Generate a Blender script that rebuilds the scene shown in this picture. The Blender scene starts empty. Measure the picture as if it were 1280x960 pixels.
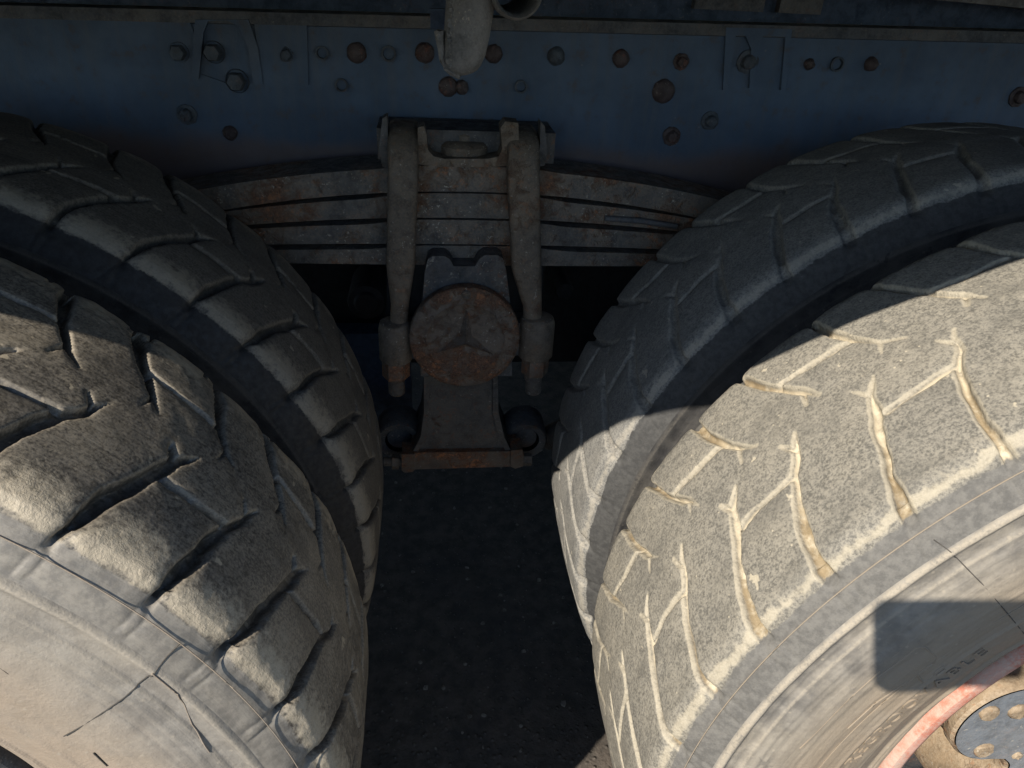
import bpy, bmesh, math, random
import numpy as np
from mathutils import Vector, Matrix

random.seed(7)
rng = np.random.RandomState(5)
scn = bpy.context.scene
col = scn.collection
PI = math.pi

# ------------------------------------------------------------------ camera
FPX = 896.62                                   # focal length in pixels of a 1280 px wide picture
CAM = Vector((-0.0694, -0.3786, 1.1997))
YAW, PITCH, ROLL = 0.1316, -0.5297, 0.0565
FWD = Vector((math.sin(YAW)*math.cos(PITCH), math.cos(YAW)*math.cos(PITCH), math.sin(PITCH)))
_r = Vector((math.cos(YAW), -math.sin(YAW), 0.0))
_u = _r.cross(FWD)
RIGHT = math.cos(ROLL)*_r + math.sin(ROLL)*_u
UP = -math.sin(ROLL)*_r + math.cos(ROLL)*_u
cd = bpy.data.cameras.new('camera')
cam = bpy.data.objects.new('camera', cd)
col.objects.link(cam)
M = Matrix((RIGHT, UP, -FWD)).transposed().to_4x4()
M.translation = CAM
cam.matrix_world = M
cd.sensor_width = 36.0
cd.lens = FPX/1280*36.0
cd.clip_start = 0.02
cd.clip_end = 400
scn.camera = cam


def ray(px, py):
    return (px-640)/FPX*RIGHT - (py-480)/FPX*UP + FWD


def at(px, py, y):
    """the point in the vertical plane y (parallel to the truck's side) seen at a pixel"""
    d = ray(px, py)
    return CAM + d*((y-CAM.y)/d.y)


# ------------------------------------------------------------------ sky, sun, exposure
SUN = ray(1112, 776).normalized()              # the phone's own shadow gives the sun's direction
EL = math.asin(-SUN.z)
w = bpy.data.worlds.new('World')
scn.world = w
w.use_nodes = True
nt = w.node_tree
bg = nt.nodes['Background']
sky = nt.nodes.new('ShaderNodeTexSky')
sky.sky_type = 'NISHITA'
sky.sun_disc = False
sky.sun_elevation = EL
sky.sun_rotation = math.atan2(-SUN.x, -SUN.y)
sky.air_density = 1.0
sky.dust_density = 0.2
sky.ozone_density = 2.5
nt.links.new(sky.outputs[0], bg.inputs[0])
bg.inputs[1].default_value = 0.09
sd = bpy.data.lights.new('sun', 'SUN')
sd.energy = 4.8
sd.angle = math.radians(0.53)
sd.color = (1.0, 0.92, 0.80)
sun = bpy.data.objects.new('sun', sd)
sun.rotation_euler = SUN.to_track_quat('-Z', 'Y').to_euler()
sun.location = (-3, -3, 5)
col.objects.link(sun)
scn.view_settings.view_transform = 'Standard'
scn.view_settings.look = 'None'
scn.view_settings.exposure = 0.58
scn.view_settings.gamma = 1.0
scn.view_settings.use_curve_mapping = False


# ------------------------------------------------------------------ material helpers
class NT:
    def __init__(s, name):
        s.m = bpy.data.materials.new(name)
        s.m.use_nodes = True
        s.t = s.m.node_tree
        s.b = s.t.nodes['Principled BSDF']

    def n(s, typ, **kw):
        nd = s.t.nodes.new(typ)
        for k, v in kw.items():
            setattr(nd, k, v)
        return nd

    def l(s, a, b):
        s.t.links.new(a, b)

    def val(s, x, sock):
        if hasattr(x, 'is_linked') or hasattr(x, 'links'):
            s.l(x, sock)
        else:
            sock.default_value = x

    def coord(s, kind='Object', attr=None, scale=(1, 1, 1)):
        if attr:
            c = s.n('ShaderNodeAttribute', attribute_name=attr).outputs['Vector']
        else:
            c = s.n('ShaderNodeTexCoord').outputs[kind]
        mp = s.n('ShaderNodeMapping')
        mp.inputs['Scale'].default_value = scale
        s.l(c, mp.inputs['Vector'])
        return mp.outputs[0]

    def noise(s, vec, scale, detail=4, rough=0.6, dist=0.0):
        n = s.n('ShaderNodeTexNoise')
        s.l(vec, n.inputs['Vector'])
        n.inputs['Scale'].default_value = scale
        n.inputs['Detail'].default_value = detail
        n.inputs['Roughness'].default_value = rough
        n.inputs['Distortion'].default_value = dist
        return n.outputs['Fac']

    def voro(s, vec, scale, feature='F1'):
        n = s.n('ShaderNodeTexVoronoi', feature=feature)
        s.l(vec, n.inputs['Vector'])
        n.inputs['Scale'].default_value = scale
        return n.outputs['Distance']

    def ramp(s, fac, lo, hi, a=0.0, b=1.0):
        n = s.n('ShaderNodeMapRange', interpolation_type='SMOOTHSTEP')
        s.l(fac, n.inputs['Value'])
        n.inputs['From Min'].default_value = lo
        n.inputs['From Max'].default_value = hi
        n.inputs['To Min'].default_value = a
        n.inputs['To Max'].default_value = b
        return n.outputs[0]

    def math(s, op, a, b=0.0, clamp=False):
        n = s.n('ShaderNodeMath', operation=op, use_clamp=clamp)
        s.val(a, n.inputs[0])
        s.val(b, n.inputs[1])
        return n.outputs[0]

    def mix(s, fac, a, b):
        n = s.n('ShaderNodeMix', data_type='RGBA')
        s.val(fac, n.inputs[0])
        for v, i in ((a, 6), (b, 7)):
            if isinstance(v, tuple):
                n.inputs[i].default_value = (*v, 1)
            else:
                s.l(v, n.inputs[i])
        return n.outputs[2]

    def attr(s, name):
        return s.n('ShaderNodeAttribute', attribute_name=name).outputs['Fac']

    def bump(s, h, dist, strength=1.0, prev=None):
        n = s.n('ShaderNodeBump')
        n.inputs['Distance'].default_value = dist
        n.inputs['Strength'].default_value = strength
        s.l(h, n.inputs['Height'])
        if prev is not None:
            s.l(prev, n.inputs['Normal'])
        return n.outputs[0]

    def done(s, color, rough=0.8, normal=None, metal=0.0, spec=0.5):
        if isinstance(color, tuple):
            s.b.inputs['Base Color'].default_value = (*color, 1)
        else:
            s.l(color, s.b.inputs['Base Color'])
        s.val(rough, s.b.inputs['Roughness'])
        s.val(metal, s.b.inputs['Metallic'])
        s.b.inputs['Specular IOR Level'].default_value = spec
        if normal is not None:
            s.l(normal, s.b.inputs['Normal'])
        return s.m


def mat_tread(name, dark, mid, dust, cover, groove_fill, shoulder_amt, streak, spec=0.3, edge_amt=0.55, wall=(0.055, 0.055, 0.056), rough_b=0.45):
    n = NT(name)
    o = n.coord('Object')
    uv = n.coord(attr='uvs')
    g, e, sh = n.attr('groove'), n.attr('edge'), n.attr('shoulder')
    grain = n.noise(o, 420, 3, 0.7)
    grain2 = n.noise(o, 150, 4, 0.7)
    blotch = n.noise(o, 16, 4, 0.6)
    st = n.noise(n.coord(attr='uvs', scale=(9, 420, 1)), 1.0, 4, 0.65)
    base = n.mix(n.ramp(n.math('ADD', n.math('MULTIPLY', grain, 0.6), n.math('MULTIPLY', grain2, 0.4)), 0.38, 0.58), dark, mid)
    base = n.mix(n.math('MULTIPLY', n.ramp(st, 0.45, 0.75), streak), base, dark)
    base = n.mix(n.math('MULTIPLY', n.ramp(st, 0.52, 0.30), streak*0.6), base, mid)
    # dust lying on the blocks
    cov = n.math('MULTIPLY', n.ramp(n.math('ADD', n.math('MULTIPLY', grain, 0.5), n.math('MULTIPLY', blotch, 0.5)), 0.40, 0.62), cover)
    c = n.mix(cov, base, dust)
    patch = n.ramp(n.noise(n.coord(attr='uvs', scale=(14, 22, 1)), 1.0, 5, 0.65), 0.46, 0.66)
    c = n.mix(n.math('MULTIPLY', patch, 0.45), c, dark)
    chip = n.ramp(n.noise(o, 48, 3, 0.55), 0.705, 0.735)
    c = n.mix(n.math('MULTIPLY', chip, 0.7), c, dust)
    # dust packed into the grooves (darker groove floors at low fill), along their lips and rubbed into the shoulder
    rag = n.ramp(n.math('ADD', n.math('MULTIPLY', grain2, 0.55), n.math('MULTIPLY', grain, 0.45)), 0.36, 0.58)
    c = n.mix(n.math('MULTIPLY', n.ramp(n.math('ADD', e, n.math('MULTIPLY', grain2, 0.5)), 0.72, 1.10), edge_amt), c, dust)
    c = n.mix(n.math('MULTIPLY', n.ramp(n.math('ADD', sh, n.math('MULTIPLY', n.math('SUBTRACT', grain2, 0.5), 1.9)), 0.12, 0.98), shoulder_amt), c, dust)
    groove_col = dust if groove_fill >= 0.1 else (dark[0]*0.55, dark[1]*0.55, dark[2]*0.55)  # at low fill the groove floors take a darkened rubber tone
    brown = n.mix(n.math('MULTIPLY', n.ramp(n.noise(o, 60, 4), 0.30, 0.55), n.ramp(n.attr('mouth'), 0, 1, .25, 1.0)), groove_col, (groove_col[0]*0.50, groove_col[1]*0.435, groove_col[2]*0.345))
    c = n.mix(n.math('MULTIPLY', n.math('MULTIPLY', n.ramp(g, 0.25, 0.8), max(groove_fill, 0.6) if groove_fill < 0.1 else groove_fill), n.ramp(n.math('ADD', n.math('MULTIPLY', grain2, .5), n.math('MULTIPLY', n.noise(o, 38, 4), .5)), .33, .52, .45, 1.0)), c, brown)
    # scratches and specks
    sp = n.ramp(n.voro(o, 95), 0.13, 0.05)
    c = n.mix(n.math('MULTIPLY', n.math('MULTIPLY', sp, n.ramp(blotch, 0.48, 0.6)), 0.7), c, dust)
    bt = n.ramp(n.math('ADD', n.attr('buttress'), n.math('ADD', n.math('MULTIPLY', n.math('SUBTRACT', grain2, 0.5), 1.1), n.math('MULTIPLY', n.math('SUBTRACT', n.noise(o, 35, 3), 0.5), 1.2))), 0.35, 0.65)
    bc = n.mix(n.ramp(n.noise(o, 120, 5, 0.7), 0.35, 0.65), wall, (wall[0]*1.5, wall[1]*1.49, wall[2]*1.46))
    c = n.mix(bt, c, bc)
    h = n.math('ADD', n.math('MULTIPLY', grain, 0.6), n.math('MULTIPLY', grain2, 0.9))
    b1 = n.bump(h, 0.0012, rough_b)
    b2 = n.bump(st, 0.0007, 0.4*streak, b1)
    b3 = n.bump(n.math('MULTIPLY', n.noise(o, 330, 4, 0.75), sh), 0.0030, 0.55*shoulder_amt, b2)
    return n.done(c, n.ramp(grain2, 0.3, 0.7, 0.85-0.65*spec, 0.95-0.3*spec), b3, spec=spec)


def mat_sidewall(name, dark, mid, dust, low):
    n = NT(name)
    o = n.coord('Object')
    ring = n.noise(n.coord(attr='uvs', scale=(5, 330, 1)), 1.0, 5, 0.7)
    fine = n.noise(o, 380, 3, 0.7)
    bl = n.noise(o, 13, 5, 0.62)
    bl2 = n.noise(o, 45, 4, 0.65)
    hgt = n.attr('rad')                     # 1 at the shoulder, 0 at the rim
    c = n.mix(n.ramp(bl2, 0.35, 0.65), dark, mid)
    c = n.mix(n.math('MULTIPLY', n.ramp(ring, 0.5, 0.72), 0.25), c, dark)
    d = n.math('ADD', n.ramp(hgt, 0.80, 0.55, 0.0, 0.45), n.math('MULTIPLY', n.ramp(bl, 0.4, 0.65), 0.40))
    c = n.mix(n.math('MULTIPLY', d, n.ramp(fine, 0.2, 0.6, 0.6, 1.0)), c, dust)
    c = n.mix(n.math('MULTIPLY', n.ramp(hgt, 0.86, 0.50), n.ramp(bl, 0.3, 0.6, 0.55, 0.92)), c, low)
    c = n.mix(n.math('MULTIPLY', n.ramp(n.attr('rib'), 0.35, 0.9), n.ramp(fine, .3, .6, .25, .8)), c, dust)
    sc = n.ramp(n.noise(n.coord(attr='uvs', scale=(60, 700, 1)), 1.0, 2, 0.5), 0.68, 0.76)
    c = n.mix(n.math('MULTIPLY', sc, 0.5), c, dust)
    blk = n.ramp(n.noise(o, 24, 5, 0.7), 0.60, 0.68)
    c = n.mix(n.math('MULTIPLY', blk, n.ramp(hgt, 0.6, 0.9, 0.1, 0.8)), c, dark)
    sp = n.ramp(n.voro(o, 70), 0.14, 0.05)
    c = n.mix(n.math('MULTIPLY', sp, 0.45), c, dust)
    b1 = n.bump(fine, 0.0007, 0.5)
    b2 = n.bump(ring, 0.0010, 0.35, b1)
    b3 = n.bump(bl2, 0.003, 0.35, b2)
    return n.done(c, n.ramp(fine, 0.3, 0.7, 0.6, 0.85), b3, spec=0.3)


def mat_paint(name, base, dust, dust_amt, rust_amt, speck=0.3, rust=(0.13, 0.055, 0.028), rough=0.55, bumpy=0.5, scale=1.0):
    n = NT(name)
    o = n.coord('Object')
    a = n.noise(o, 9*scale, 5, 0.62)
    b = n.noise(o, 55*scale, 5, 0.68, 0.4)
    f = n.noise(o, 320*scale, 3, 0.65)
    c = n.mix(n.ramp(b, 0.35, 0.7), base, (base[0]*0.55, base[1]*0.55, base[2]*0.55))
    c = n.mix(n.math('MULTIPLY', n.ramp(n.math('ADD', n.math('MULTIPLY', a, .6), n.math('MULTIPLY', f, .4)), 0.38, 0.66), dust_amt), c, dust)
    r = n.ramp(n.math('ADD', n.math('MULTIPLY', a, 0.55), n.math('MULTIPLY', b, 0.45)), 0.66-0.30*rust_amt, 0.76-0.26*rust_amt)
    rc = n.mix(n.ramp(f, 0.35, 0.65), rust, (rust[0]*0.4, rust[1]*0.42, rust[2]*0.5))
    c = n.mix(n.math('MULTIPLY', r, min(1.0, 0.35+rust_amt)), c, rc)
    sp = n.math('MULTIPLY', n.ramp(n.noise(o, 210*scale, 3, 0.6), 0.60, 0.68), n.ramp(n.noise(o, 30*scale, 3, 0.6), 0.47, 0.60))
    c = n.mix(n.math('MULTIPLY', sp, speck), c, (0.42, 0.39, 0.33))
    fl = n.ramp(n.noise(o, 95*scale, 4, 0.7), 0.57, 0.62)
    c = n.mix(n.math('MULTIPLY', n.math('MULTIPLY', fl, n.ramp(a, 0.4, 0.6)), min(0.85, rust_amt*1.1)), c, (rust[0]*1.7, rust[1]*1.45, rust[2]*1.2))
    b1 = n.bump(f, 0.0008, bumpy)
    b2 = n.bump(n.math('ADD', b, r), 0.0022, bumpy, b1)
    return n.done(c, n.ramp(b, 0.3, 0.7, rough-0.1, rough+0.25), b2, spec=0.35)


def mat_rail():
    n = NT('rail_paint')
    o = n.coord('Object')
    sx = n.noise(n.coord('Object', scale=(60, 1, 5)), 1.0, 4, 0.6)
    a = n.noise(o, 7, 5, 0.6)
    f = n.noise(o, 260, 3, 0.65)
    b = n.noise(o, 40, 5, 0.65)
    c = n.mix(n.ramp(a, 0.3, 0.7), (0.086, 0.132, 0.208), (0.056, 0.088, 0.142))
    c = n.mix(n.math('MULTIPLY', n.ramp(sx, 0.42, 0.75), 0.32), c, (0.120, 0.124, 0.130))
    c = n.mix(n.math('MULTIPLY', n.ramp(b, 0.54, 0.70), 0.55), c, (0.105, 0.088, 0.078))
    sep = n.n('ShaderNodeSeparateXYZ')
    n.l(o, sep.inputs[0])
    lowz = n.ramp(n.math('ADD', sep.outputs[2], n.math('MULTIPLY', n.math('SUBTRACT', a, 0.5), 0.10)), 0.965, 0.925)
    c = n.mix(n.math('MULTIPLY', lowz, 0.65), c, (0.15, 0.095, 0.072))
    sp = n.ramp(n.voro(o, 26), 0.06, 0.03)
    c = n.mix(n.math('MULTIPLY', sp, n.ramp(b, .45, .6, 0, .5)), c, (0.25, 0.25, 0.25))
    nb = n.bump(f, 0.0006, 0.5)
    nb = n.bump(b, 0.003, 0.4, nb)
    return n.done(c, n.ramp(b, 0.3, 0.7, 0.5, 0.75), nb, spec=0.4)


def mat_ground():
    n = NT('ground_dirt')
    o = n.coord('Object')
    a = n.noise(o, 2.2, 6, 0.65)
    b = n.noise(o, 28, 6, 0.7)
    v = n.voro(o, 70)
    c = n.mix(n.ramp(b, 0.35, 0.65), (0.060, 0.053, 0.046), (0.11, 0.093, 0.078))
    c = n.mix(n.ramp(a, 0.45, 0.62, 0, .6), c, (0.055, 0.052, 0.050))
    c = n.mix(n.ramp(v, 0.18, 0.08, 0, 0.6), c, (0.17, 0.15, 0.13))
    nb = n.bump(b, 0.01, 0.7)
    nb = n.bump(n.ramp(v, 0.0, 0.35, 1, 0), 0.004, 0.8, nb)
    return n.done(c, 0.95, nb, spec=0.2)


def mat_rimred():
    n = NT('faded_red_paint')
    o = n.coord('Object')
    b = n.noise(o, 42, 5, 0.7)
    f = n.noise(o, 260, 3, 0.7)
    a = n.noise(o, 12, 4, 0.6)
    c = n.mix(n.ramp(b, 0.38, 0.62), (0.50, 0.19, 0.13), (0.56, 0.33, 0.26))
    c = n.mix(n.ramp(n.math('ADD', n.math('MULTIPLY', a, .5), n.math('MULTIPLY', f, .5)), 0.42, 0.62, 0, .8), c, (0.50, 0.40, 0.33))
    return n.done(c, 0.75, n.bump(f, 0.0008, 0.6), spec=0.3)


def plain(name, c, rough=0.6, metal=0.0, bump=0.0, var=0.5):
    n = NT(name)
    o = n.coord('Object')
    b = n.noise(o, 60, 5, 0.65)
    cc = n.mix(n.ramp(b, 0.35, 0.65), c, tuple(x*(1-var) for x in c))
    return n.done(cc, rough, n.bump(b, 0.002, bump) if bump else None, metal=metal)


M_ = {}
M_['tread_r'] = mat_tread('dusty_tread_rubber', (0.120, 0.114, 0.100), (0.250, 0.233, 0.198), (0.54, 0.475, 0.355), 0.12, 0.9, 0.5, 0.15, edge_amt=0.45, wall=(0.110, 0.106, 0.099), rough_b=0.6)
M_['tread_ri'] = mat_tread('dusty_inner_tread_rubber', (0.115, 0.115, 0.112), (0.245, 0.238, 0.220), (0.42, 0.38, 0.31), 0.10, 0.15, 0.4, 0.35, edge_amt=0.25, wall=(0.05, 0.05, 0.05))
M_['tread_l'] = mat_tread('scuffed_tread_rubber', (0.066, 0.060, 0.052), (0.195, 0.174, 0.144), (0.54, 0.465, 0.345), 0.30, 0.03, 0.75, 0.8, spec=0.8, edge_amt=0.12, wall=(0.200, 0.184, 0.160), rough_b=0.14)
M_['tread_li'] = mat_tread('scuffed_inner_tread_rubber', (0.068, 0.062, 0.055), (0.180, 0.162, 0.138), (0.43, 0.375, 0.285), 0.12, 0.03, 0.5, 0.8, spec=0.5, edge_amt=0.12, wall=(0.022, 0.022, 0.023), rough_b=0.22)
M_['side_r'] = mat_sidewall('dusty_sidewall', (0.135, 0.128, 0.118), (0.24, 0.222, 0.195), (0.40, 0.35, 0.275), (0.27, 0.218, 0.162))
M_['side_l'] = mat_sidewall('scratched_sidewall', (0.195, 0.182, 0.163), (0.29, 0.270, 0.24), (0.40, 0.355, 0.29), (0.33, 0.268, 0.208))
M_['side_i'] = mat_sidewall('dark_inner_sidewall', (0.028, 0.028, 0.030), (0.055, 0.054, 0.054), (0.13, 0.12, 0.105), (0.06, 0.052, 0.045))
M_['rail'] = mat_rail()
M_['leaf'] = mat_paint('spring_steel', (0.130, 0.126, 0.122), (0.31, 0.235, 0.165), 0.75, 0.56, 1.0, rust=(0.22, 0.115, 0.068), bumpy=0.8)
M_['bolt'] = mat_paint('clamp_steel', (0.140, 0.120, 0.100), (0.24, 0.182, 0.128), 0.8, 0.45, 0.7, rust=(0.17, 0.098, 0.062), bumpy=0.8)
M_['cap'] = mat_paint('rusty_cap', (0.150, 0.125, 0.105), (0.26, 0.19, 0.13), 0.7, 0.70, 0.8, rust=(0.21, 0.108, 0.062), bumpy=0.8, scale=1.3)
M_['saddle'] = mat_paint('saddle_steel', (0.085, 0.090, 0.100), (0.17, 0.145, 0.115), 0.6, 0.35, 0.6)
M_['bracket'] = mat_paint('bracket_steel', (0.085, 0.085, 0.085), (0.17, 0.14, 0.108), 0.65, 0.3, 0.4)
M_['clampbar'] = mat_paint('rusty_bar', (0.14, 0.11, 0.085), (0.21, 0.16, 0.12), 0.6, 0.7, 0.3, rust=(0.26, 0.12, 0.06))
M_['rivet_blue'] = mat_paint('painted_rivet', (0.075, 0.098, 0.130), (0.10, 0.098, 0.10), 0.5, 0.2, 0.25, rust=(0.13, 0.075, 0.06))
M_['rivet_rust'] = mat_paint('rusty_rivet', (0.085, 0.066, 0.070), (0.105, 0.088, 0.084), 0.5, 0.5, 0.4, rust=(0.12, 0.060, 0.052))
M_['ledge'] = mat_paint('dusty_ledge', (0.085, 0.098, 0.120), (0.165, 0.155, 0.145), 0.7, 0.15, 0.2)
M_['navy'] = mat_paint('navy_paint', (0.045, 0.080, 0.145), (0.06, 0.07, 0.09), 0.3, 0.1, 0.15)
M_['pipe'] = mat_paint('weathered_grey_tube', (0.17, 0.178, 0.186), (0.27, 0.272, 0.268), 0.7, 0.08, 0.8, rust=(0.16, 0.13, 0.10), bumpy=1.0, scale=1.4)
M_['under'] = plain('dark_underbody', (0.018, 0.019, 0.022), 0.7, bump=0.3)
M_['bed'] = mat_paint('grey_body_paint', (0.16, 0.17, 0.19), (0.25, 0.23, 0.2), 0.4, 0.15, 0.2)
M_['rimred'] = mat_rimred()
M_['disc'] = mat_paint('dark_wheel_disc', (0.040, 0.046, 0.055), (0.12, 0.105, 0.085), 0.45, 0.2, 0.3)
M_['hub'] = mat_paint('chipped_hub_paint', (0.17, 0.19, 0.215), (0.30, 0.28, 0.25), 0.35, 0.05, 0.9, rust=(0.25, 0.13, 0.06))
M_['hubrust'] = mat_paint('hub_rust', (0.30, 0.22, 0.14), (0.48, 0.39, 0.28), 0.7, 0.45, 0.6, rust=(0.22, 0.10, 0.045))
M_['ground'] = mat_ground()
M_['phone'] = plain('phone_shell', (0.03, 0.03, 0.033), 0.35, var=0.1)
M_['glass'] = plain('phone_glass', (0.01, 0.01, 0.012), 0.1, var=0.0)


# ------------------------------------------------------------------ mesh helpers
def mesh_obj(name, me, mat, parent=None, smooth=True, loc=None):
    o = bpy.data.objects.new(name, me)
    col.objects.link(o)
    if mat is not None and not me.materials:
        me.materials.append(mat)
    if smooth:
        me.polygons.foreach_set('use_smooth', [True]*len(me.polygons))
    if parent is not None:
        o.parent = parent
    if loc is not None:
        o.location = loc
    return o


def from_bm(name, bm, mat, parent=None, bevel=0.0, seg=2, smooth=True, angle=0.7):
    if bevel:
        es = [e for e in bm.edges if len(e.link_faces) == 2 and e.calc_face_angle(0) > angle]
        bmesh.ops.bevel(bm, geom=es, offset=bevel, segments=seg, profile=0.5, affect='EDGES', clamp_overlap=True)
    bmesh.ops.recalc_face_normals(bm, faces=bm.faces)
    me = bpy.data.meshes.new(name)
    bm.to_mesh(me)
    bm.free()
    o = mesh_obj(name, me, mat, parent, smooth)
    if smooth:
        me.set_sharp_from_angle(angle=math.radians(42))
    return o


def box(bm, x0, x1, y0, y1, z0, z1):
    vs = [bm.verts.new((x, y, z)) for x in (x0, x1) for y in (y0, y1) for z in (z0, z1)]
    for f in ((0, 1, 3, 2), (4, 6, 7, 5), (0, 4, 5, 1), (2, 3, 7, 6), (0, 2, 6, 4), (1, 5, 7, 3)):
        bm.faces.new([vs[i] for i in f])
    return vs


def prism(bm, pts, y0, y1):
    """outline in x,z extruded along y"""
    a = [bm.verts.new((x, y0, z)) for x, z in pts]
    b = [bm.verts.new((x, y1, z)) for x, z in pts]
    bm.faces.new(a)
    bm.faces.new(b[::-1])
    n = len(pts)
    for i in range(n):
        bm.faces.new((a[i], b[i], b[(i+1) % n], a[(i+1) % n]))


def frame_of(t):
    t = Vector(t).normalized()
    up = Vector((0, 0, 1)) if abs(t.z) < 0.9 else Vector((0, 1, 0))
    a = t.cross(up).normalized()
    return a, t.cross(a).normalized()


def tube(bm, pts, rad, seg=16, cap=True, sq=2.0, side=None):
    """loft along pts; rad = number, list, or list of (wide, deep); sq > 2 squares the section off"""
    pts = [Vector(p) for p in pts]
    rings = []
    for i, p in enumerate(pts):
        t = (pts[min(i+1, len(pts)-1)] - pts[max(i-1, 0)]).normalized()
        if side is not None:
            a = (Vector(side) - t*Vector(side).dot(t)).normalized()
            b = t.cross(a)
        else:
            a, b = frame_of(t)
        r = rad[i] if isinstance(rad, (list, tuple)) else rad
        ra, rb = r if isinstance(r, (list, tuple)) else (r, r)
        q = sq[i] if isinstance(sq, (list, tuple)) else sq
        ring = []
        for k in range(seg):
            c, s_ = math.cos(2*PI*k/seg), math.sin(2*PI*k/seg)
            ring.append(bm.verts.new(p + a*ra*math.copysign(abs(c)**(2/q), c) + b*rb*math.copysign(abs(s_)**(2/q), s_)))
        rings.append(ring)
    for r0, r1 in zip(rings, rings[1:]):
        for k in range(seg):
            bm.faces.new((r0[k], r0[(k+1) % seg], r1[(k+1) % seg], r1[k]))
    if cap:
        bm.faces.new(rings[0][::-1])
        bm.faces.new(rings[-1])


def lathe(bm, prof, centre, seg=64, axis='Y', closed=False):
    """prof: list of (radius, along); revolved about an axis through centre"""
    cx, cy, cz = centre
    rings = []
    for r, h in prof:
        if r < 1e-6:
            p = (cx, cy+h, cz) if axis == 'Y' else (cx, cy, cz+h)
            rings.append([bm.verts.new(p)])
            continue
        ring = []
        for k in range(seg):
            a = 2*PI*k/seg
            if axis == 'Y':
                ring.append(bm.verts.new((cx+r*math.cos(a), cy+h, cz+r*math.sin(a))))
            else:
                ring.append(bm.verts.new((cx+r*math.cos(a), cy+r*math.sin(a), cz+h)))
        rings.append(ring)
    pairs = list(zip(rings, rings[1:]))
    if closed:
        pairs.append((rings[-1], rings[0]))
    for r0, r1 in pairs:
        for k in range(seg):
            k2 = (k+1) % seg
            if len(r0) == 1 and len(r1) == 1:
                continue
            if len(r0) == 1:
                bm.faces.new((r0[0], r1[k], r1[k2]))
            elif len(r1) == 1:
                bm.faces.new((r0[k], r1[0], r0[k2]))
            else:
                bm.faces.new((r0[k], r0[k2], r1[k2], r1[k]))


def grid_mesh(name, P, attrs, uvs, flip, wrap=True):
    nu, nv = P.shape[:2]
    idx = np.arange(nu*nv).reshape(nu, nv)
    i1 = np.roll(idx, -1, 0) if wrap else idx[1:]
    i0 = idx if wrap else idx[:-1]
    q = np.stack([i0[:, :-1], i1[:, :-1], i1[:, 1:], i0[:, 1:]], -1).reshape(-1, 4)
    if flip:
        q = q[:, ::-1]
    me = bpy.data.meshes.new(name)
    me.vertices.add(nu*nv)
    me.vertices.foreach_set('co', P.reshape(-1).astype(np.float32))
    me.loops.add(q.size)
    me.loops.foreach_set('vertex_index', q.reshape(-1).astype(np.int32))
    me.polygons.add(len(q))
    me.polygons.foreach_set('loop_start', np.arange(0, q.size, 4, dtype=np.int32))
    me.polygons.foreach_set('loop_total', np.full(len(q), 4, dtype=np.int32))
    me.update(calc_edges=True)
    for k, v in attrs.items():
        at_ = me.attributes.new(k, 'FLOAT', 'POINT')
        at_.data.foreach_set('value', v.reshape(-1).astype(np.float32))
    at_ = me.attributes.new('uvs', 'FLOAT_VECTOR', 'POINT')
    at_.data.foreach_set('vector', uvs.reshape(-1).astype(np.float32))
    return me


_perm = rng.rand(256, 256)


def vnoise(x, y):
    xi, yi = np.floor(x).astype(int), np.floor(y).astype(int)
    fx, fy = x-xi, y-yi
    fx, fy = fx*fx*(3-2*fx), fy*fy*(3-2*fy)
    g = lambda a, b: _perm[a % 256, b % 256]
    return (g(xi, yi)*(1-fx)+g(xi+1, yi)*fx)*(1-fy) + (g(xi, yi+1)*(1-fx)+g(xi+1, yi+1)*fx)*fy - 0.5


def fbm(x, y, o=4):
    t, a = 0, 1.0
    for i in range(o):
        t = t + a*vnoise(x*2**i+17*i, y*2**i+31*i)
        a *= 0.55
    return t


def sstep(x, a, b):
    t = np.clip((x-a)/(b-a), 0, 1)
    return t*t*(3-2*t)


# ------------------------------------------------------------------ the tyres
AX, HZ = 0.675, 0.50            # half the axle spacing, loaded axle height
TW = 0.2485                     # tread width
DUAL = 0.3525                   # spacing of twin tyres
NPER = 22                       # pattern repeats round a tyre

# groove centre lines over one repeat, (along, across, half width) in mm, read off the photograph
GROOVES = [
    [(-3, -44, 9.5), (2, 0, 7.5), (5, 22, 6.3), (17, 61, 5.5), (27, 86, 5.0), (38, 100, 4.2), (43, 112, 3.4), (50, 126, 0.6)],
    [(41, 110, 3.0), (33, 124, 0.5)],
    [(-83, -44, 9.5), (-77, 0, 7.5), (-68, 34, 6.3), (-53, 69, 6.4), (-43, 91, 6.2), (-35, 110, 4.0), (-22, 127, 0.6)],
    [(-37, 108, 3.6), (-45, 124, 0.5)],
    [(26, 89, 3.4), (-12, 86, 2.9), (-38, 83, 3.6)],
    [(-40, 294, 9.5), (-30, 250, 7.5), (-19, 205, 5.6), (-11, 182, 4.6), (2, 159, 2.8), (17, 145, 0.5)],
    [(1, 160, 2.6), (-5, 144, 0.5)],
    [(-128, 294, 9.5), (-119, 248, 7.0), (-99, 199, 5.4), (-81, 169, 4.2), (-74, 160, 2.8), (-66, 146, 0.5)],
    [(-75, 160, 2.6), (-80, 146, 0.5)],
    [(-13, 183, 3.2), (-53, 184, 2.6), (-92, 189, 3.2)],
]


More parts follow.
